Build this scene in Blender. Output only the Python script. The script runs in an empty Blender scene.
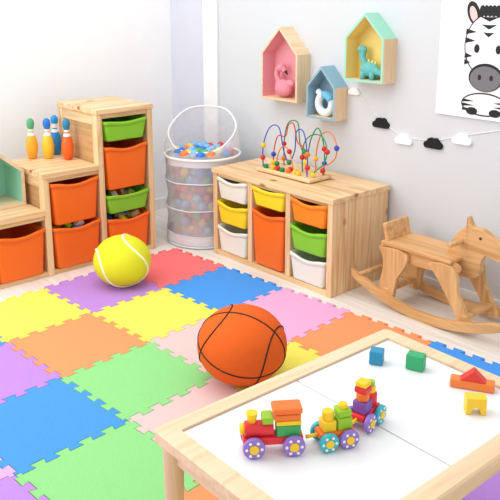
import bpy, bmesh, math, random
from mathutils import Vector, Matrix, Euler
random.seed(7)
S=bpy.context.scene
try: S.view_settings.view_transform='Standard'
except Exception: pass

# ---------------------------------------------------------------- materials
def lin(c):
    r=[]
    for v in c:
        v/=255.0
        r.append(v/12.92 if v<=0.04045 else ((v+0.055)/1.055)**2.4)
    return (r[0],r[1],r[2],1.0)
MC={}
def mat(name,rgb,rough=0.5,spec=0.4,bump=0.0,bscale=200,alpha=1.0,coat=0.0):
    if name in MC: return MC[name]
    m=bpy.data.materials.new(name); m.use_nodes=True
    nt=m.node_tree; b=nt.nodes['Principled BSDF']
    tc=nt.nodes.new('ShaderNodeTexCoord')
    n=nt.nodes.new('ShaderNodeTexNoise'); n.inputs['Scale'].default_value=bscale if bump else 6; n.inputs['Detail'].default_value=4
    nt.links.new(tc.outputs['Object'],n.inputs['Vector'])
    mx=nt.nodes.new('ShaderNodeMix'); mx.data_type='RGBA'
    c=lin(rgb); mx.inputs[6].default_value=tuple(min(1,v*0.96) for v in c[:3])+(1,); mx.inputs[7].default_value=tuple(min(1,v*1.03) for v in c[:3])+(1,)
    nt.links.new(n.outputs['Fac'],mx.inputs[0]); nt.links.new(mx.outputs[2],b.inputs['Base Color'])
    b.inputs['Roughness'].default_value=rough
    b.inputs['Specular IOR Level'].default_value=spec
    b.inputs['Alpha'].default_value=alpha
    b.inputs['Coat Weight'].default_value=coat
    if bump:
        bp=nt.nodes.new('ShaderNodeBump'); bp.inputs['Strength'].default_value=bump; bp.inputs['Distance'].default_value=0.004
        nt.links.new(n.outputs['Fac'],bp.inputs['Height']); nt.links.new(bp.outputs['Normal'],b.inputs['Normal'])
    MC[name]=m; return m
def wood(name,light,dark,axis='X',rough=0.45,knots=True,amount=1.0):
    if name in MC: return MC[name]
    m=bpy.data.materials.new(name); m.use_nodes=True
    nt=m.node_tree; b=nt.nodes['Principled BSDF']
    tc=nt.nodes.new('ShaderNodeTexCoord'); mp=nt.nodes.new('ShaderNodeMapping')
    sc={'X':(1.2,22,22),'Y':(22,1.2,22),'Z':(22,22,1.2)}[axis]
    mp.inputs['Scale'].default_value=sc
    nt.links.new(tc.outputs['Object'],mp.inputs['Vector'])
    n=nt.nodes.new('ShaderNodeTexNoise'); n.inputs['Scale'].default_value=1.6; n.inputs['Detail'].default_value=6; n.inputs['Distortion'].default_value=1.0
    nt.links.new(mp.outputs['Vector'],n.inputs['Vector'])
    r=nt.nodes.new('ShaderNodeValToRGB')
    e=r.color_ramp.elements
    e[0].position=0.34; e[0].color=lin(dark); e[1].position=0.58; e[1].color=lin(light)
    nt.links.new(n.outputs['Fac'],r.inputs['Fac'])
    out=r.outputs['Color']
    if knots:
        mp2=nt.nodes.new('ShaderNodeMapping'); mp2.inputs['Scale'].default_value={'X':(5,8,8),'Y':(8,5,8),'Z':(8,8,5)}[axis]
        nt.links.new(tc.outputs['Object'],mp2.inputs['Vector'])
        v=nt.nodes.new('ShaderNodeTexVoronoi'); v.inputs['Scale'].default_value=1.0
        nt.links.new(mp2.outputs['Vector'],v.inputs['Vector'])
        r2=nt.nodes.new('ShaderNodeValToRGB'); r2.color_ramp.elements[0].position=0.07; r2.color_ramp.elements[0].color=(1,1,1,1)
        r2.color_ramp.elements[1].position=0.17; r2.color_ramp.elements[1].color=(0,0,0,1)
        nt.links.new(v.outputs['Distance'],r2.inputs['Fac'])
        mx=nt.nodes.new('ShaderNodeMix'); mx.data_type='RGBA'; mx.inputs[7].default_value=lin((160,100,54))
        nt.links.new(r2.outputs['Color'],mx.inputs[0]); nt.links.new(out,mx.inputs[6]); out=mx.outputs[2]
    nt.links.new(out,b.inputs['Base Color'])
    b.inputs['Roughness'].default_value=rough
    b.inputs['Specular IOR Level'].default_value=0.35
    MC[name]=m; return m
LT=(240,208,162); DK=(214,170,118)
PX=wood('pine_x',LT,DK,'X')
PY=wood('pine_y',LT,DK,'Y')
PZ=wood('pine_z',LT,DK,'Z')
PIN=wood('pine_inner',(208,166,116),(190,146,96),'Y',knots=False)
BX=wood('birch_x',(240,212,176),(228,196,156),'X',knots=False)
BY=wood('birch_y',(240,212,176),(228,196,156),'Y',knots=False)
BZ=wood('birch_z',(240,212,176),(228,194,152),'Z',knots=False)
HX=wood('horse_x',(226,178,122),(202,150,94),'X',knots=False)
HZ=wood('horse_z',(228,182,126),(204,154,98),'Z',knots=False)
M_or=mat('plastic_orange',(248,112,24),.5); M_gr=mat('plastic_lime',(136,206,48),.5)
M_ye=mat('plastic_yellow',(252,222,40),.5); M_wh=mat('plastic_white',(238,238,226),.5)
WHITE=mat('white_paint',(245,245,245),.5); BLACK=mat('black',(25,25,27),.5)

# ---------------------------------------------------------------- mesh builder
class B:
    def __init__(s,name): s.name=name; s.bm=bmesh.new(); s.mats=[]
    def mi(s,m):
        if m not in s.mats: s.mats.append(m)
        return s.mats.index(m)
    def add(s,t,m,M=None,smooth=False):
        if M is not None: bmesh.ops.transform(t,matrix=M,verts=t.verts)
        k=s.mi(m)
        for f in t.faces: f.material_index=k; f.smooth=smooth
        me=bpy.data.meshes.new('t'); t.to_mesh(me); t.free(); s.bm.from_mesh(me); bpy.data.meshes.remove(me)
    def box(s,c,d,m,bev=0.003,rot=(0,0,0),seg=2):
        t=bmesh.new(); bmesh.ops.create_cube(t,size=1); bmesh.ops.scale(t,vec=d,verts=t.verts)
        if bev>0: bmesh.ops.bevel(t,geom=t.edges[:],offset=min(bev,min(d)*.45),segments=seg,affect='EDGES',profile=.5)
        s.add(t,m,Matrix.Translation(c)@Euler(rot).to_matrix().to_4x4(),False)
    def bx(s,x0,x1,y0,y1,z0,z1,m,bev=0.003):
        s.box(((x0+x1)/2,(y0+y1)/2,(z0+z1)/2),(x1-x0,y1-y0,z1-z0),m,bev)
    def sph(s,c,r,m,sc=(1,1,1),u=24,v=16,rot=(0,0,0)):
        t=bmesh.new(); bmesh.ops.create_uvsphere(t,u_segments=u,v_segments=v,radius=r)
        s.add(t,m,Matrix.Translation(c)@Euler(rot).to_matrix().to_4x4()@Matrix.Diagonal((sc[0],sc[1],sc[2],1)),True)
    def ico(s,c,r,m):
        t=bmesh.new(); bmesh.ops.create_icosphere(t,subdivisions=2,radius=r); s.add(t,m,Matrix.Translation(c),True)
    def cyl(s,c,r,h,m,rot=(0,0,0),r2=None,n=24,bev=0.0):
        t=bmesh.new(); bmesh.ops.create_cone(t,cap_ends=True,segments=n,radius1=r,radius2=r if r2 is None else r2,depth=h)
        if bev>0:
            ed=[e for e in t.edges if abs(abs(e.verts[0].co.z)-h/2)<1e-6 and abs(e.verts[0].co.z-e.verts[1].co.z)<1e-6]
            bmesh.ops.bevel(t,geom=ed,offset=bev,segments=2,affect='EDGES',profile=.5)
        k=s.mi(m); 
        bmesh.ops.transform(t,matrix=Matrix.Translation(c)@Euler(rot).to_matrix().to_4x4(),verts=t.verts)
        for f in t.faces: f.material_index=k; f.smooth=(len(f.verts)==4)
        me=bpy.data.meshes.new('t'); t.to_mesh(me); t.free(); s.bm.from_mesh(me); bpy.data.meshes.remove(me)
    def lathe(s,prof,m,c=(0,0,0),n=28,rot=(0,0,0),mats=None):
        t=bmesh.new(); rings=[]
        for (r,z) in prof:
            rings.append([t.verts.new((r*math.cos(2*math.pi*k/n),r*math.sin(2*math.pi*k/n),z)) for k in range(n)])
        for a in range(len(rings)-1):
            mm=s.mi(mats[a] if mats else m)
            for k in range(n):
                f=t.faces.new((rings[a][k],rings[a][(k+1)%n],rings[a+1][(k+1)%n],rings[a+1][k])); f.material_index=mm; f.smooth=True
        f=t.faces.new(rings[0][::-1]); f.material_index=s.mi(mats[0] if mats else m)
        f=t.faces.new(rings[-1]); f.material_index=s.mi(mats[-1] if mats else m)
        bmesh.ops.transform(t,matrix=Matrix.Translation(c)@Euler(rot).to_matrix().to_4x4(),verts=t.verts)
        me=bpy.data.meshes.new('t'); t.to_mesh(me); t.free(); s.bm.from_mesh(me); bpy.data.meshes.remove(me)
    def prism(s,pts,y0,y1,m,bev=0.0,M=None,smooth=False):
        """polygon in XZ extruded along Y"""
        t=bmesh.new(); vs=[t.verts.new((p[0],y0,p[1])) for p in pts]
        f=t.faces.new(vs); r=bmesh.ops.extrude_face_region(t,geom=[f])
        nv=[g for g in r['geom'] if isinstance(g,bmesh.types.BMVert)]
        bmesh.ops.translate(t,verts=nv,vec=(0,y1-y0,0))
        bmesh.ops.recalc_face_normals(t,faces=t.faces)
        if bev>0:
            ed=[e for e in t.edges if abs(e.verts[0].co.y-e.verts[1].co.y)<1e-7]
            bmesh.ops.bevel(t,geom=ed,offset=bev,segments=2,affect='EDGES',profile=.5)
        s.add(t,m,M,smooth)
    def tube(s,pts,r,m,closed=False,n=8,M=None):
        t=bmesh.new(); pts=[Vector(p) for p in pts]; N=len(pts); rings=[]; up=None
        for k in range(N):
            a=pts[(k-1)%N] if (closed or k>0) else pts[k]; b=pts[(k+1)%N] if (closed or k<N-1) else pts[k]
            d=(b-a).normalized()
            if up is None:
                up=Vector((0,0,1)) if abs(d.z)<.9 else Vector((1,0,0))
            x=d.cross(up); 
            if x.length<1e-5: x=d.cross(Vector((0.3,1,0)))
            x.normalize(); y=x.cross(d).normalized(); up=y
            rings.append([t.verts.new(pts[k]+x*(r*math.cos(2*math.pi*q/n))+y*(r*math.sin(2*math.pi*q/n))) for q in range(n)])
        for k in range(N if closed else N-1):
            A=rings[k]; C=rings[(k+1)%N]
            off=0
            if closed and k==N-1:
                off=min(range(n),key=lambda o:sum((A[q].co-C[(q+o)%n].co).length for q in range(n)))
            for q in range(n):
                t.faces.new((A[q],A[(q+1)%n],C[(q+1+off)%n],C[(q+off)%n]))
        if not closed: t.faces.new(rings[0][::-1]); t.faces.new(rings[-1])
        bmesh.ops.recalc_face_normals(t,faces=t.faces)
        s.add(t,m,M,True)
    def loft(s,rings,m,smooth=True,cap0=True,cap1=True,M=None):
        t=bmesh.new(); R=[[t.verts.new(p) for p in r] for r in rings]; n=len(R[0])
        for a in range(len(R)-1):
            for q in range(n): t.faces.new((R[a][q],R[a][(q+1)%n],R[a+1][(q+1)%n],R[a+1][q]))
        if cap0: t.faces.new(R[0][::-1])
        if cap1: t.faces.new(R[-1])
        s.add(t,m,M,smooth)
    def done(s,loc=(0,0,0),rz=0.0,parent=None,normals=True):
        me=bpy.data.meshes.new(s.name); s.bm.to_mesh(me); s.bm.free()
        for m in s.mats: me.materials.append(m)
        o=bpy.data.objects.new(s.name,me); bpy.context.collection.objects.link(o)
        o.location=loc; o.rotation_euler=(0,0,rz)
        if parent: o.parent=parent
        return o
def cat(pts,n=6,closed=True):
    P=[Vector(p) for p in pts]; N=len(P); out=[]
    for k in range(N if closed else N-1):
        g=lambda i:(P[i%N] if closed else P[max(0,min(N-1,i))])
        a,b,c,d=g(k-1),g(k),g(k+1),g(k+2)
        for q in range(n):
            t=q/n
            out.append(tuple(0.5*((2*b)+(c-a)*t+(2*a-5*b+4*c-d)*t*t+(3*b-a-3*c+d)*t**3)))
    if not closed: out.append(tuple(P[-1]))
    return out

# ---------------------------------------------------------------- room
WX=-0.99; WY=0.46; H=2.6
b=B('floor')
fm=wood('floor_laminate',(240,234,226),(226,218,208),'X',rough=.35,knots=False)
b.bx(WX-.1,4.6,-4.0,WY+.1,-.1,0,fm,0); b.done()
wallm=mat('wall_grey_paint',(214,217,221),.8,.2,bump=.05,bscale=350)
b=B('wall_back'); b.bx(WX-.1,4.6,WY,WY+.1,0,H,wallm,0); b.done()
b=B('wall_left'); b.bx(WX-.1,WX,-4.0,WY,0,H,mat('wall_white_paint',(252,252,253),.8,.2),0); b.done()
b=B('baseboard_back'); b.bx(WX+.012,4.6,WY-.014,WY,0,.075,WHITE,.004); b.done()
b=B('baseboard_left'); b.bx(WX,WX+.014,-4.0,WY-.016,0,.075,WHITE,.004); b.done()
b=B('trim_1'); b.bx(-.63,-.49,WY-.02,WY,.075,H,WHITE,.004); b.done()
b=B('trim_2'); b.bx(WX+.001,-.63,WY-.012,WY,.075,H,mat('trim_lavender',(212,214,226),.7,.2),.002); b.done()

# ---------------------------------------------------------------- foam mat
T=.442
cols={'r':(244,122,124),'b':(76,152,234),'p':(186,138,218),'y':(234,226,98),'o':(246,154,102),'g':(144,214,134),'k':(232,172,212),'e':(226,196,192)}
fms={k:mat('foam_'+k,v,.85,.15,bump=.5,bscale=170) for k,v in cols.items()}
grid={(0,0):'r',(1,0):'b',(2,0):'k',(3,0):'o',(4,0):'b',(5,0):'g',(0,1):'p',(1,1):'y',(2,1):'e',(3,1):'y',(4,1):'p',(5,1):'p',
(0,2):'y',(1,2):'o',(2,2):'g',(3,2):'e',(4,2):'b',(5,2):'g',(0,3):'b',(1,3):'p',(2,3):'b',(3,3):'g',(4,3):'o',(5,3):'y',(2,4):'k',(3,4):'p',(4,4):'p',(1,4):'g',(0,4):'r'}
def edge(A,Bp,flip):
    A=Vector(A);Bp=Vector(Bp);d=(Bp-A);L=d.length;d.normalize();pr=Vector((-d.y,d.x));n=9;am=.013;dl=.005
    out=[A];s0=.035;st=(1-2*s0)/n
    sg=1 if flip else -1
    out.append(A+d*(s0*L)); 
    for k in range(n):
        a=(s0+k*st)*L; c=(s0+(k+1)*st)*L
        aa=a-(dl if k>0 else 0); cc=c+(dl if k<n-1 else 0)
        out.append(A+d*aa+pr*(sg*am)); out.append(A+d*cc+pr*(sg*am)); sg=-sg
    out.append(A+d*((1-s0)*L))
    return out
b=B('foam_puzzle_mat'); keys='roygbpk'
for i in range(0,7):
    for j in range(0,6):
        P=lambda a,c:(a*T,-c*T)
        e1=edge(P(i,j),P(i+1,j),(i+j)%2==0); e2=edge(P(i+1,j),P(i+1,j+1),(i+j)%2==1)
        e3=edge(P(i,j+1),P(i+1,j+1),(i+j+1)%2==0)[::-1]; e4=edge(P(i,j),P(i,j+1),(i-1+j)%2==1)[::-1]
        ring=e1+[Vector(P(i+1,j))]+e2[1:]+[Vector(P(i+1,j+1))]+e3[:-1]+[Vector(P(i,j+1))]+e4[:-1]
        c=Vector(((i+.5)*T,-(j+.5)*T))
        t=bmesh.new(); vs=[]; last=None
        for p in ring:
            q=c+(p-c)*.993
            if last is not None and (q-last).length<1e-5: continue
            vs.append(t.verts.new((q.x,q.y,0.0))); last=q
        f=t.faces.new(vs)
        r=bmesh.ops.extrude_face_region(t,geom=[f]); nv=[g for g in r['geom'] if isinstance(g,bmesh.types.BMVert)]
        bmesh.ops.translate(t,verts=nv,vec=(0,0,.012)); bmesh.ops.recalc_face_normals(t,faces=t.faces)
        k=grid.get((i,j),keys[(i*3+j*2)%7]); b.add(t,fms[k])
b.done((-.199,-.148,0.0),.062)
MZ=.012

# ---------------------------------------------------------------- storage bins / units
def rr(hx,hy,r,z,sag=0,nf=8,nc=4):
    pts=[]
    for k in range(nf+1): pts.append([-hx+r+(2*hx-2*r)*k/nf,-hy,z])
    def corner(cx,cy,a0):
        for k in range(1,nc): 
            a=a0+math.pi/2*k/nc; pts.append([cx+r*math.cos(a),cy+r*math.sin(a),z])
    corner(hx-r,-hy+r,-math.pi/2); pts.append([hx,-hy+r,z]); pts.append([hx,hy-r,z]); corner(hx-r,hy-r,0)
    pts.append([hx-r,hy,z]); pts.append([-hx+r,hy,z]); corner(-hx+r,hy-r,math.pi/2); pts.append([-hx,hy-r,z]); pts.append([-hx,-hy+r,z]); corner(-hx+r,-hy+r,math.pi)
    if sag:
        for p in pts:
            if p[1]<-hy+1e-4: p[2]-=sag*max(0,1-(p[0]/(hx*.75))**2)
    return pts
def bin_obj(w,h,d,m,loc,rz,toys=False):
    bb=B('storage_bin'); hx=w/2; hy=d/2; sg=.018 if h>.12 else .01
    bt=.86
    R=[rr(hx*bt-.004,hy*.93,.02,0),rr(hx*bt,hy*.935,.02,.006),rr(hx*.955,hy*.97,.02,h-.035,sg*.3),rr(hx*.955,hy*.97,.02,h-.022,sg),
       rr(hx,hy,.022,h-.020,sg),rr(hx,hy,.022,h-.003,sg),rr(hx-.003,hy-.003,.02,h,sg),rr(hx*.93,hy*.95,.018,h-.001,sg),rr(hx*.92,hy*.945,.018,h-.03,sg*.3),rr(hx*bt-.008,hy*.92,.018,.008)]
    R=[[(p[0],p[1]+hy,p[2]) for p in r] for r in R]
    bb.loft(R,m)
    if toys:
        for k in range(16):
            mm=random.choice([mat('toy_red',(225,50,50)),mat('toy_wood',(225,190,140)),mat('toy_blue',(60,130,220)),M_ye,M_gr,M_wh])
            bb.box((random.uniform(-hx*.7,hx*.7),random.uniform(.05,d*.8),h-.045+random.uniform(0,.03)),(.05,.04,.03),mm,.004,(random.random(),random.random(),random.random()*3))
    o=bb.done(loc,rz)
    return o

# middle cabinet : local == world
W,D,Hc=.93,.44,.52
b=B('storage_cabinet')
pt=.034
cols3=[0,.299,.598,.896]
for k,x in enumerate(cols3):
    x0=x; x1=x+pt
    if k in(0,3):
        b.bx(x0,x1,0,D,0,Hc-.0285,PZ,.003)
    else: b.bx(x0,x1,0.002,D-.01,.03,Hc-.029,PZ,.002)
for k in range(4):
    y0=-.006+k*(D+.006)/4; b.bx(-.006,.936,y0,y0+(D+.006)/4,Hc-.028,Hc,PX,.0015)
b.bx(pt,.896,.004,D-.01,.0,.03,PX,.002)
b.bx(pt,.896,.012,.03,Hc-.05,Hc-.03,PX,.002)
b.bx(pt,.896,D-.012,D-.002,.03,Hc-.03,PIN,0)
b.done((0,0,0))
cw=.265-.008
def cb(col,z,h,m,toys=False):
    xc=cols3[col]+pt+.1325; bin_obj(cw,h,.40,m,(xc,-.012,z),0,toys)
cb(0,.352,.125,M_wh); cb(0,.208,.125,M_ye); cb(0,.035,.15,M_wh)
cb(1,.375,.105,M_ye,True); cb(1,.040,.31,M_or)
cb(2,.352,.125,mat('plastic_amber',(252,140,24),.5)); cb(2,.2,.13,M_gr); cb(2,.035,.145,M_wh)

# left stair unit : local x -> world +Y , local y -> world -X
LX,LY=-.293,-1.25; rz=math.pi/2
TH=.88
steps=[(0,.35,.375),(.35,.69,.575),(.69,1.041,TH)]
b=B('stair_storage_unit'); D=.44; p=.036
def sidepanel(x0,x1,z0,z1):
    b.bx(x0,x1,0,.055,z0,z1,PZ,.004); b.bx(x0,x1,D-.055,D,z0,z1,PZ,.004)
    b.bx(x0+.003,x1-.003,.055,D-.055,z1-.06,z1-.002,PY,.003)
    b.bx(x0+.003,x1-.003,.055,D-.055,z0+.002,z0+.06,PY,.003)
    b.bx(x0+.010,x1-.010,.05,D-.05,z0+.05,z1-.05,PIN,0)
sidepanel(0,p,0,.347)
sidepanel(.35-p/2,.35+p/2,0,.547); sidepanel(.69-p/2,.69+p/2,0,TH-.028); sidepanel(1.041-p,1.041,0,TH-.028)
for (x0,x1,h) in steps:
    xa=x0-(p/2 if x0>0 else 0)
    for k in range(3):
        y0=-.004+k*(D+.004)/3
        b.bx(xa-.004,x1+(.004 if x1>1 else -p/2),y0,y0+(D+.004)/3,h-.028,h,PX,.002)
    b.bx(x0+p/2,x1-p/2,.01,D-.01,0.0,.024,PX,.002)
    b.bx(x0+p/2,x1-p/2,.012,.03,h-.055,h-.03,PX,.002)
    b.bx(x0+p/2,x1-p/2,D-.012,D-.004,.02,h-.03,PIN,0)
b.done((LX,LY,0),rz)
def lb(step,z,h,m,toys=False):
    x0,x1,_=steps[step]; a=x0+(p if step==0 else p/2); c=x1-(p if step==2 else p/2)
    xc=(a+c)/2; w=c-a-.01
    bin_obj(w,h,.40,m,(LX+.014,LY+xc,z),rz,toys)
lb(0,.03,.25,M_or)
lb(1,.278,.235,M_or); lb(1,.03,.235,M_or,True)
lb(2,.695,.115,M_gr); lb(2,.415,.25,M_or); lb(2,.275,.11,M_gr,True); lb(2,.03,.215,M_or,True)

# ---------------------------------------------------------------- house on low unit
mint=mat('mint_paint',(160,222,196),.5); pinkp=mat('pink_paint',(238,165,175),.5); yelp=mat('yellow_paint',(246,220,132),.5); bluep=mat('dusty_blue_paint',(145,180,198),.5)
def house(name,w,hw,ht,d,th,inner,left,right,roofL,roofR,bottom,rim):
    """open-front house box: front at y=0, back at y=d, x centred, z from 0; mitred boards"""
    b=B(name); h=w/2
    O=[Vector(p) for p in [(-h,0),(h,0),(h,hw),(0,ht),(-h,hw)]]
    def offset(dist):
        out=[]; n=len(O)
        for k in range(n):
            a,c,e=O[k-1],O[k],O[(k+1)%n]
            d1=(c-a).normalized(); d2=(e-c).normalized()
            n1=Vector((-d1.y,d1.x)); n2=Vector((-d2.y,d2.x))
            m_=(n1+n2).normalized(); out.append(c+m_*(dist/m_.dot(n1)))
        return out
    I=offset(th); Mi=offset(th*.35)
    outm=[bottom,right,roofR,roofL,left]
    inm=[bottom,inner,inner,inner,inner]
    for k in range(5):
        q=(k+1)%5
        b.prism([O[k],O[q],Mi[q],Mi[k]],0.0015,d,outm[k])
        b.prism([Mi[k],Mi[q],I[q],I[k]],0.0015,d,inm[k])
        b.prism([O[k],O[q],I[q],I[k]],0,.0014,rim)
    b.prism([p_*1.0 for p_ in I],d-.008,d-.0005,inner)
    return b
b=house('toy_house',.38,.20,.36,.22,.018,mint,BZ,BZ,mint,mint,BX,BX)
b.done((-.46,-1.13,.376),rz)
def wh(x0,x1,z0,ze,za,*m):
    b=house('wall_house_shelf',x1-x0,ze-z0,za-z0,.108,.012,*m); b.done(((x0+x1)/2,.352,z0))
wz=BZ
wh(.03,.325,.895,1.165,1.315,pinkp,mint,wz,mint,BY,wz,BX)
wh(.40,.61,.825,1.005,1.115,bluep,bluep,wz,bluep,bluep,wz,bluep)
wh(.67,.925,1.055,1.28,1.405,yelp,mint,wz,mint,mint,wz,mint)

# flamingo plush in house 1
fp=mat('plush_pink',(232,150,165),.9,.1,bump=.6,bscale=300)
b=B('plush_flamingo')
b.sph((0,0,.055),.055,fp,(1.15,.7,.9)); b.tube(cat([(-.03,0,.08),(-.055,0,.12),(-.05,0,.16),(-.015,0,.175),(.01,0,.15)],6,False),.016,fp); b.sph((-.02,0,.172),.026,fp); b.cyl((.018,0,.150),.010,.04,BLACK,(0,2.4,0),r2=.003)
b.sph((.05,0,.085),.03,fp,(1.2,.6,.7)); b.done((.17,.40,.908))
b=B('plush_swan_ring'); wp=mat('plush_white',(238,242,245),.9,.1,bump=.5,bscale=300); bp_=mat('plush_blue',(120,190,225),.9,.1)
b.tube([(.05*math.cos(t),0,.068+.05*math.sin(t)) for t in [2*math.pi*k/28 for k in range(28)]],.022,wp,True,12)
b.tube([(.05*math.cos(t),-.004,.068+.05*math.sin(t)) for t in [2*math.pi*k/28 for k in range(2,9)]],.0225,bp_,False,12)
b.sph((-.045,-.004,.13),.018,wp); b.done((.50,.40,.838))
tl=mat('plush_teal',(110,190,190),.9,.1,bump=.5,bscale=300)
b=B('toy_dinosaur')
b.sph((0,0,.05),.045,tl,(1.3,.7,.85)); b.tube(cat([(-.03,0,.07),(-.05,0,.11),(-.045,0,.145)],5,False),.017,tl); b.sph((-.055,0,.15),.022,tl,(1.3,.9,.9))
b.loft([[(x,r*math.cos(2*math.pi*k/12),.04+z+r*math.sin(2*math.pi*k/12)) for k in range(12)] for x,r,z in [(.03,.03,.01),(.06,.02,.0),(.09,.011,-.012),(.115,.003,-.02)]],tl)
for x in(-.03,.03):
    for y in(-.02,.02): b.cyl((x,y,.02),.013,.04,tl)
for k in range(4): b.cyl((-.03+.022*k,0,.095-abs(k-1)*.004),.009,.02,yelp,r2=.001)
b.done((.80,.405,1.068))

# ---------------------------------------------------------------- bowling pins
def pin(rgb,x,y,z,h=.235,neck=None):
    b=B('bowling_pin'); m=mat('pin_%d_%d_%d'%rgb,rgb,.3,.5); s=h/.235
    nk=neck or WHITE
    prof=[(.019,0),(.024,.003),(.033,.045),(.035,.075),(.030,.11),(.021,.135),(.0155,.152),(.0145,.160),(.0155,.172),(.019,.185),(.022,.203),(.019,.222),(.010,.232),(.002,.235)]
    ms=[m]*5+[WHITE,m,WHITE,nk]+[nk if neck else m]*5
    b.lathe([(r*s,zz*s) for r,zz in prof],m,mats=ms); b.done((x,y,z))
ZP=.5755
pin((245,170,40),-.69,-.775,ZP,neck=mat('pinyellow',(90,170,120))); pin((245,195,50),-.63,-.705,ZP,neck=mat('pinblue',(40,120,210))); pin((30,140,215),-.70,-.62,ZP); pin((240,100,30),-.53,-.635,ZP,neck=mat('pinteal',(40,130,170)))

# ---------------------------------------------------------------- ball basket
b=B('mesh_ball_basket')
def alpha_mesh(name,rgb,a,scale,v=.06):
    m=bpy.data.materials.new(name); m.use_nodes=True; nt=m.node_tree; pb=nt.nodes['Principled BSDF']; pb.inputs['Base Color'].default_value=lin(rgb); pb.inputs['Roughness'].default_value=.6
    tc=nt.nodes.new('ShaderNodeTexCoord'); ch=nt.nodes.new('ShaderNodeTexNoise'); ch.inputs['Scale'].default_value=scale
    r=nt.nodes.new('ShaderNodeMapRange'); r.inputs[1].default_value=.35; r.inputs[2].default_value=.65; r.inputs[3].default_value=a-v; r.inputs[4].default_value=min(1,a+v)
    nt.links.new(tc.outputs['Object'],ch.inputs['Vector']); nt.links.new(ch.outputs['Fac'],r.inputs[0]); nt.links.new(r.outputs[0],pb.inputs['Alpha']); return m
net=alpha_mesh('white_netting',(212,214,220),.54,8); net2=alpha_mesh('sheer_netting',(238,240,244),.34,8); solid=mat('basket_fabric',(220,222,228),.7,.2)
n=64; R0=.230; ZB=.545
def ring(r,z,wr=0.0): return [((r+wr*math.sin(9*t+z*20)+wr*.6*math.sin(17*t+z*31))*math.cos(t),(r+wr*math.sin(9*t+z*20)+wr*.6*math.sin(17*t+z*31))*math.sin(t),z+wr*.8*math.sin(3*t+z*9)) for t in [2*math.pi*k/n for k in range(n)]]
w_=.0025
b.loft([ring(R0-.008,.006),ring(R0,.03,w_),ring(R0-.002,.075,w_)],solid,cap1=False)
b.loft([ring(R0-.002,.075,w_),ring(R0-.010,.13,w_),ring(R0-.012,.17,w_),ring(R0,.235,w_),ring(R0-.011,.29,w_),ring(R0-.012,.34,w_),ring(R0,.40,w_),ring(R0-.009,.45,w_),ring(R0-.004,.50,w_)],net,cap0=False,cap1=False)
b.loft([ring(R0-.004,.50,w_),ring(R0,ZB,w_*.5)],solid,cap0=False,cap1=False)
pip=mat('basket_piping',(222,224,230),.6)
b.tube(ring(R0+.001,.235,w_),.004,pip,True); b.tube(ring(R0+.001,.40,w_),.004,pip,True); b.tube(ring(R0-.002,.075,w_),.003,pip,True); b.tube(ring(R0-.004,.008),.005,pip,True)
b.tube(ring(R0,ZB,w_*.5),.008,WHITE,True)
nv=Vector((.35,-.50,.80)).normalized(); e1=nv.cross(Vector((0,0,1))).normalized(); e2=e1.cross(nv).normalized()
if e2.z<0: e2=-e2
cc=Vector((-.02,.015,.690)); rim=[]
for k in range(n):
    t=2*math.pi*k/n; base=Vector((math.cos(t),math.sin(t),0))
    ca=base.dot(Vector((e1.x,e1.y,0)).normalized()); hz=Vector((e2.x,e2.y,0)).normalized(); sa=base.dot(hz)
    L=math.hypot(ca,sa); rim.append(tuple(cc+e1*(.21*ca/L)+e2*(.20*sa/L)+nv*(.006*math.sin(5*t))))
mid=[tuple((Vector(p_)*.5+Vector(q)*.5)+Vector((p_[0],p_[1],0)).normalized()*(.010+.006*math.sin(k*1.1))) for k,(p_,q) in enumerate(zip(ring(R0,ZB),rim))]
b.loft([ring(R0,ZB),mid,rim],net2,cap0=False,cap1=False)
b.tube(rim,.006,WHITE,True)
b.done((-.252,.125,.002))
bc=[(225,60,65),(40,120,215),(250,205,60),(80,180,90),(240,130,60),(130,190,235)]
bms=[mat('ball_%d'%k,c,.3,.5) for k,c in enumerate(bc)]
b=B('plastic_balls'); r=.031; z=.045; lay=0
while z<.61:
    Rm=.214-r if z<.55 else .214-r-(z-.55)*1.4
    for ix in range(-5,6):
        for iy in range(-5,6):
            x=ix*2*r+(iy%2)*r+(lay%2)*r*.6; y=iy*r*1.78+(lay%2)*r
            q=math.hypot(x,y)
            if q<Rm and (q>.10 or z>.47): b.ico((x+random.uniform(-.003,.003),y+random.uniform(-.003,.003),z+random.uniform(-.003,.003)),r*.97,random.choice(bms))
    z+=r*1.66; lay+=1
b.done((-.252,.125,.002))

# ---------------------------------------------------------------- bead maze
b=B('bead_maze')
b.box((0,0,.014),(.42,.18,.022),PX,.008); 
for x in(-.17,.17): b.box((x,0,.002),(.03,.15,.006),PX,.001)
cr=mat('wire_red',(210,40,40),.3); cg=mat('wire_green',(30,140,80),.3); cbm=mat('wire_blue',(40,80,190),.3); cy=mat('bead_yellow',(250,200,30),.3); co=mat('bead_orange',(240,120,30),.3)
def wire(pts,m,beads):
    pts=[(p[0]*1.04,p[1]*1.04,.02+(p[2]-.02)*1.06) for p in pts]
    P=cat(pts,8,False); b.tube(P,.0034,m,n=8)
    for f,bm_ in beads:
        q=P[int(f*(len(P)-1))]; b.sph(q,.015,bm_,u=14,v=10)
z0=.02
wire([(-.18,-.05,z0),(-.18,-.05,.14),(-.14,-.04,.24),(-.08,-.03,.245),(-.05,-.02,.12),(-.01,-.02,.07),(.03,-.02,.14),(.05,-.03,.24),(.11,-.04,.25),(.15,-.05,.14),(.15,-.05,z0)],cbm,[(.05,cr),(.1,cy),(.5,cg),(.95,cr),(.9,co)])
wire([(-.15,0,z0),(-.15,0,.10),(-.12,0,.19),(-.06,.0,.20),(-.04,0,.26),(.0,0,.27),(.03,0,.18),(.08,0,.15),(.10,0,z0)],cr,[(.06,cy),(.12,cbm),(.9,cg),(.95,cy)])
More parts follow.
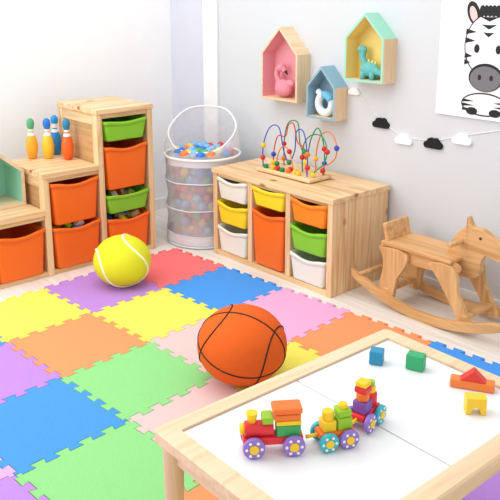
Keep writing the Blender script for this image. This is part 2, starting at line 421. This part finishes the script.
wire([(-.12,.05,z0),(-.12,.05,.16),(-.09,.05,.26),(-.02,.05,.27),(.0,.05,.16),(.05,.05,.10),(.08,.05,.2),(.13,.05,.26),(.175,.05,.16),(.175,.05,z0)],cg,[(.05,co),(.1,cr),(.55,cy),(.95,cbm),(.9,cr)])
wire([(-.09,-.03,z0),(-.09,-.03,.09),(-.05,-.03,.15),(0,-.03,.13),(.04,-.04,.05),(.06,-.04,z0)],co,[(.1,cg),(.6,cr),(.9,cy)])
wire([(.10,.07,z0),(.10,.07,.12),(.13,.07,.22),(.19,.07,.245),(.245,.06,.20),(.255,.05,.13),(.22,.04,.09),(.19,.03,.07),(.185,.03,z0)],co,[(.1,cy),(.55,cbm),(.93,cr)])
wire([(.05,.02,z0),(.05,.02,.15),(.10,.02,.22),(.18,.02,.23),(.24,.0,.17),(.235,-.02,.10),(.19,-.03,.06),(.17,-.04,z0)],cg,[(.1,cr),(.6,cr),(.93,cy)])
for x,y,m in[(-.1,-.06,cy),(-.06,-.06,cr),(-.02,-.065,cg),(.02,-.06,co),(-.15,-.065,cg),(.1,-.06,cy),(.0,-.02,cr)]:
    b.cyl((x,y,.036),.014,.022,m,bev=.004)
b.done((.44,.215,.5205))

# ---------------------------------------------------------------- garland
b=B('cloud_garland'); pts=[(.66,.985),(.85,.835),(1.00,.77),(1.18,.775),(1.34,.82),(1.60,.89)]
b.tube([(p_[0],.457,p_[1]) for p_ in cat([(x,z+.018) for x,z in pts],6,False)],.0022,WHITE,n=6)
def cloud(x,z,m,s=1):
    out=[]
    for cx,cz,r,a0,a1 in[(.034,-.006,.015,-90,75),(.013,.008,.020,20,120),(-.012,.006,.021,60,165),(-.034,-.006,.015,105,270)]:
        for q in range(9):
            a=math.radians(a0+(a1-a0)*q/8); out.append((x+s*(cx+r*math.cos(a)),z+s*(cz+r*math.sin(a))))
    b.prism(out,.446,.4605,m)
felt=mat('felt_black',(28,28,30),.9); feltw=mat('felt_white',(246,246,246),.9)
for k,(x,z) in enumerate(pts[:5]): cloud(x,z,felt if k in(1,3) else feltw,1.1 if k else .8)
b.done((0,0,0))

# ---------------------------------------------------------------- poster
b=B('zebra_poster'); zb=mat('zebra_black',(35,35,38),.7); zg=mat('zebra_grey',(120,120,124),.7); pw=mat('poster_paper',(250,250,250),.6)
b.bx(1.185,1.69,.448,.459,.93,1.63,pw,.001)
def ell(cx,cz,rx,rz_,m,y,rot=0,n=28):
    P=[]
    for k in range(n):
        t=2*math.pi*k/n; x=rx*math.cos(t); z=rz_*math.sin(t); P.append((cx+x*math.cos(rot)-z*math.sin(rot),cz+x*math.sin(rot)+z*math.cos(rot)))
    b.prism(P,y,y+.001,m)
X=1.445
ell(X,1.00,.12,.055,zb,.4470); ell(X,1.00,.113,.048,pw,.4462)
for k in(-1,1):
    ell(X+k*.085,1.415,.032,.055,zb,.4470,-k*.35); ell(X+k*.085,1.41,.018,.038,mat('zebra_pink',(240,200,200)),.4462,-k*.35)
ell(X,1.27,.122,.145,zb,.4460); ell(X,1.27,.116,.139,pw,.4452)
ell(X,1.125,.088,.065,zb,.4444); ell(X,1.12,.080,.057,zg,.4436)
for k in(-1,1):
    ell(X+k*.03,1.125,.009,.013,zb,.4428); ell(X+k*.055,1.255,.014,.020,zb,.4444)
    for q,(zz,l) in enumerate([(1.33,.055),(1.29,.05),(1.22,.04),(1.19,.03)]):
        b.prism([(X+k*.115,zz+.014),(X+k*(.115-l),zz),(X+k*.117,zz-.012)],.4442-.0001*q,.4452,zb)
for q,(zz,l) in enumerate([(1.39,.05),(1.355,.04),(1.32,.028)]):
    b.prism([(X-l,zz+.01),(X,zz-.012),(X+l,zz+.01),(X,zz+.008)],.4444,.4452,zb)
for q in range(5): ell(X-.04+q*.02,1.425,.014,.026,zb,.4440-.0002*q)
for k in(-1,1):
    ell(X+k*.06,.965,.03,.018,zb,.4454)
    for q in range(3): b.prism([(X+k*.11,1.02-q*.02),(X+k*.05,1.012-q*.02),(X+k*.112,1.005-q*.02)],.4444,.4458,zb)
b.done()

# ---------------------------------------------------------------- balls
def ball(name,rh,rv,base,seam,loc,rot,curves,tr):
    b=B(name); t=bmesh.new(); bmesh.ops.create_uvsphere(t,u_segments=48,v_segments=32,radius=1)
    sc=Matrix.Diagonal((rh,rh,rv,1)); b.add(t,base,sc,True)
    Rm=Euler(rot).to_matrix()
    for c in curves:
        P=[Vector(p).normalized() for p in c]; P=[Rm@p for p in P]; b.tube([(p.x*rh,p.y*rh,p.z*rv) for p in P],tr,seam,True,8)
    return b.done(loc)
N=72; an=[2*math.pi*k/N for k in range(N)]
ball('basketball',.177,.153,mat('basketball_orange',(230,100,34),.75,.15,bump=.4,bscale=120),mat('seam_black',(40,25,20),.7),(1.262,-.888,.153+MZ),(.25,.35,.55),
 [[(math.cos(t),math.sin(t),0) for t in an],[(math.cos(t),0,math.sin(t)) for t in an],
  [(.62+.13*math.cos(2*t),.75*math.cos(t),.75*math.sin(t)) for t in an],[(-.62-.13*math.cos(2*t),.75*math.cos(t),.75*math.sin(t)) for t in an]],.0032)
ball('tennis_ball',.150,.133,mat('tennis_felt',(226,226,54),.95,.1,bump=.5,bscale=250),mat('seam_cream',(250,250,225),.7),(.09,-.69,.133+MZ),(.5,-.2,.3),
 [[(.75*math.cos(t)+.25*math.cos(3*t),.75*math.sin(t)-.25*math.sin(3*t),.866*math.sin(2*t)) for t in an]],.006)

# ---------------------------------------------------------------- rocking horse
b=B('rocking_horse')
Rr=.93
def rocker(y0,y1):
    out=[];inn=[]
    for k in range(33):
        x=-.44+.88*k/32; z=Rr-math.sqrt(Rr*Rr-x*x); out.append((x,z)); 
        hh=.046 if 2<k<30 else .034
        inn.append((x,z+hh))
    b.prism(out+inn[::-1],y0,y1,HX,.004)
rocker(-.15,-.122); rocker(.122,.15)
for sg in (-1,1):
    def pr(pts,a,c,m): 
        y0,y1=sorted((sg*a,sg*c)); b.prism(pts,y0,y1,m,.003)
    rear=cat([(-.28,.29),(-.20,.305),(-.125,.29),(-.135,.23),(-.175,.16),(-.19,.10),(-.205,.035),(-.265,.04),(-.28,.11),(-.265,.18),(-.265,.24)],5)
    front=cat([(.0,.29),(.10,.305),(.15,.26),(.16,.19),(.20,.12),(.245,.035),(.185,.028),(.145,.10),(.085,.18),(.05,.23)],5)
    pr(rear,.096,.122,HZ); pr(front,.096,.122,HZ)
    pr(cat([(-.29,.262),(-.30,.30),(-.2,.31),(-.05,.305),(.12,.31),(.13,.262),(.0,.245),(-.15,.245)],5),.070,.096,HX)
b.box((-.09,0,.316),(.40,.225,.020),HX,.006)
b.box((-.278,0,.365),(.022,.19,.095),HX,.009,(0,-.25,0),3)
for x in(-.235,.20): b.box((x,0,.085),(.035,.25,.022),HX,.004)
for x in(-.40,.40): b.cyl((x,0,.105+.015),.013,.27,HX,(math.pi/2,0,0))
head=cat([(.02,.24),(.025,.32),(.045,.385),(.08,.44),(.112,.47),(.122,.52),(.15,.478),(.20,.475),(.27,.442),(.325,.41),(.34,.375),(.315,.345),(.26,.350),(.222,.355),(.205,.32),(.20,.27),(.17,.235),(.08,.23)],5)
b.prism(head,-.018,.018,HX,.005)
for y in(-.0185,.0185): b.cyl((.195,y,.434),.007,.003,mat('horse_eye',(90,55,30),.5),(math.pi/2,0,0))
b.cyl((.10,0,.40),.012,.24,HX,(math.pi/2,0,0),bev=.003)
b.done((1.41,.255,.0))

# ---------------------------------------------------------------- play table
TX,TY,TT=1.965,-.905,-.030
b=B('play_table'); tw=.605; tl_=.87; tz=.488-MZ; fw=.050; th=.034
def rrect(x0,x1,y0,y1,r,n=6):
    P=[]
    for cx,cy,a0 in[(x1-r,y0+r,-90),(x1-r,y1-r,0),(x0+r,y1-r,90),(x0+r,y0+r,180)]:
        for k in range(n+1): a=math.radians(a0+90*k/n); P.append((cx+r*math.cos(a),cy+r*math.sin(a)))
    return P
o=rrect(0,tw,-tl_,0,.018); i_=rrect(fw,tw-fw,-tl_+fw,-fw,.008)
def rg(P,z,s=0):
    c=Vector((tw/2,-tl_/2)); out=[]
    for p_ in P:
        v=Vector(p_)-c; out.append((c.x+v.x*(1-s/abs(tw/2)) , c.y+v.y*(1-s/(tl_/2)), z))
    return out
rings=[rg(i_,tz-.03),rg(o,tz-th,.003),rg(o,tz-th+.003),rg(o,tz-.004),rg(o,tz,.004),rg(i_,tz),rg(i_,tz-.03)]
b.loft(rings,BY,smooth=False,cap0=False,cap1=False)
pm=mat('table_panel_white',(238,240,241),.3,.4)
mid_=-tl_/2
for y0,y1 in((mid_+.0018,-fw-.002),(-tl_+fw+.002,mid_-.0018)):
    b.bx(fw+.002,tw-fw-.002,y0,y1,tz-.016,tz-.006,pm,.002)
b.bx(fw+.002,tw-fw-.002,-tl_+fw,-fw,tz-.024,tz-.017,PIN,0)
b.bx(.04,tw-.04,-.048,-.03,tz-.085,tz-.03,BX,.002); b.bx(.04,tw-.04,-tl_+.03,-tl_+.048,tz-.085,tz-.03,BX,.002)
b.bx(.03,.048,-tl_+.04,-.04,tz-.085,tz-.03,BY,.002); b.bx(tw-.048,tw-.03,-tl_+.04,-.04,tz-.085,tz-.03,BY,.002)
for x in(.036,tw-.036):
    for y in(-.036,-tl_+.036):
        b.lathe([(.016,0),(.018,.004),(.026,tz-.06),(.027,tz-.031)],BZ,(x,y,0),n=20)
b.done((TX,TY,MZ),TT)
TZ=MZ+tz-.006+.0003

# ---------------------------------------------------------------- blocks
cbB=mat('block_teal',(40,140,180),.45); cbG=mat('block_green',(50,170,110),.45); cbR=mat('block_red',(225,60,50),.45); cbO=mat('block_orange',(240,130,60),.45); cbY=mat('block_yellow',(248,205,50),.45)
b=B('toy_block'); b.box((0,0,.021),(.038,.038,.040),cbB,.003); b.done((2.085,-1.10,TZ),.5)
b=B('toy_block'); b.box((0,0,.023),(.05,.035,.044),cbG,.003); b.done((2.18,-1.045,TZ),.35)
b=B('toy_block'); b.box((0,0,.0125),(.115,.034,.023),cbO,.003); b.prism([(-.032,.0245),(.035,.0245),(.002,.055)],-.016,.016,cbR,.002); b.done((2.345,-1.02,TZ),.5)
b=B('toy_block')
arch=[(-.025,0),(-.012,0)]+[(.012*math.cos(math.pi-math.pi*k/8),.02*math.sin(math.pi*k/8)) for k in range(1,8)]+[(.012,0),(.025,0),(.025,.045),(-.025,.045)]
b.prism(arch,-.017,.017,cbY,.002); b.done((2.415,-1.12,TZ),.75)

# ---------------------------------------------------------------- train
lav=mat('wheel_lavender',(150,120,205),.4); teal=mat('wheel_teal',(60,185,200),.4); trd=mat('train_red',(230,50,60),.4); tye=mat('train_yellow',(250,205,30),.4); tor=mat('train_orange',(245,120,40),.4); tgr=mat('train_lime',(150,200,40),.4); tpu=mat('train_purple',(130,80,170),.4); tgn=mat('train_green',(60,170,90),.4)
def wheel(b,x,y,m,r=.023):
    sgn=1 if y>0 else -1
    b.cyl((x,y,r),r,.011,m,(math.pi/2,0,0),n=28,bev=.0025)
    b.cyl((x,y+sgn*.006,r),r*.42,.004,tye,(math.pi/2,0,0),n=16)
    for k in range(6):
        a=k*math.pi/3; b.cyl((x+r*.68*math.cos(a),y+sgn*.0055,r+r*.68*math.sin(a)),r*.14,.002,WHITE,(math.pi/2,0,0),n=10)
tr=bpy.data.objects.new('toy_train',None); bpy.context.collection.objects.link(tr)
TC=Vector((2.245,-1.49,TZ)); tr.location=TC; tr.scale=(1.07,1.07,1.07)
def tp(x,y): return (x-TC.x,y-TC.y,0)
b=B('locomotive')
b.box((0,0,.032),(.13,.036,.018),trd,.004)
for x,m in((-.043,lav),(.043,lav)):
    for y in(-.026,.026): wheel(b,x,y,m,.024)
b.cyl((-.030,0,.056),.017,.062,trd,(0,math.pi/2,0),bev=.003); b.cyl((-.065,0,.056),.012,.012,tye,(0,math.pi/2,0))
b.cyl((-.045,0,.083),.009,.022,tye,r2=.013)
b.box((-.012,0,.080),(.024,.034,.016),tgr,.003)
b.box((.033,0,.0545),(.052,.036,.026),tgn,.003); b.box((.033,0,.073),(.054,.038,.010),tye,.002); b.box((.030,0,.086),(.058,.038,.014),tor,.003); b.box((.030,0,.1015),(.064,.042,.014),tor,.004)
b.done(tp(2.195,-1.605),.95,tr)
b=B('wagon_1'); b.box((0,0,.032),(.082,.036,.016),tor,.004)
for x in(-.024,.024):
    for y in(-.026,.026): wheel(b,x,y,teal if x<0 else lav,.022)
b.box((-.017,0,.052),(.030,.032,.024),tye,.003); b.box((.018,0,.054),(.034,.034,.028),tgr,.003); b.cyl((-.017,0,.074),.013,.022,tye,bev=.003); b.box((.018,0,.077),(.030,.032,.016),tgr,.003)
b.cyl((.018,0,.090),.010,.012,tye,bev=.002)
b.cyl((-.052,0,.03),.004,.03,tye,(0,math.pi/2,0))
b.done(tp(2.268,-1.487),1.15,tr)
b=B('wagon_2'); b.box((0,0,.032),(.082,.036,.016),trd,.004)
for x in(-.024,.024):
    for y in(-.026,.026): wheel(b,x,y,lav if x<0 else teal,.022)
b.box((-.015,0,.054),(.034,.034,.028),tpu,.003); b.cyl((.02,0,.056),.016,.032,trd,bev=.003); b.cyl((-.015,0,.078),.015,.02,tor,bev=.003); b.box((-.015,0,.095),(.03,.03,.014),trd,.003); b.cyl((.02,0,.08),.012,.018,tye,bev=.003)
b.box((-.015,0,.109),(.028,.028,.012),tye,.003); b.cyl((.02,0,.094),.010,.012,tgr,bev=.002)
b.cyl((-.052,0,.03),.004,.03,tye,(0,math.pi/2,0))
b.done(tp(2.262,-1.375),1.75,tr)

# ---------------------------------------------------------------- lights & camera
w=bpy.data.worlds.new('World'); S.world=w; w.use_nodes=True; bg=w.node_tree.nodes['Background']; bg.inputs[0].default_value=(1,1,1,1); bg.inputs[1].default_value=.90
def area(n,loc,tgt,size,e,col=(1,1,1)):
    l=bpy.data.lights.new(n,'AREA'); l.size=size; l.energy=e; l.color=col; o=bpy.data.objects.new(n,l); bpy.context.collection.objects.link(o)
    o.location=loc; o.rotation_euler=(Vector(tgt)-Vector(loc)).to_track_quat('-Z','Y').to_euler(); return o
area('overhead_fill',(.6,-1.5,3.3),(.8,-.6,0),2.6,48)  # unseen fill light added overhead for soft shadows, not a real ceiling fixture
area('window_light',(-.3,-3.4,2.1),(.3,0,.6),2.0,42)
c=bpy.data.cameras.new('camera'); co_=bpy.data.objects.new('camera',c); bpy.context.collection.objects.link(co_); S.camera=co_
c.sensor_width=36; c.lens=754/500*36; c.shift_y=-.144; c.clip_start=.05
yaw,pit=.838,math.radians(14)
co_.location=(3.304,-2.684,1.517); co_.rotation_euler=(math.pi/2-pit,0,yaw)
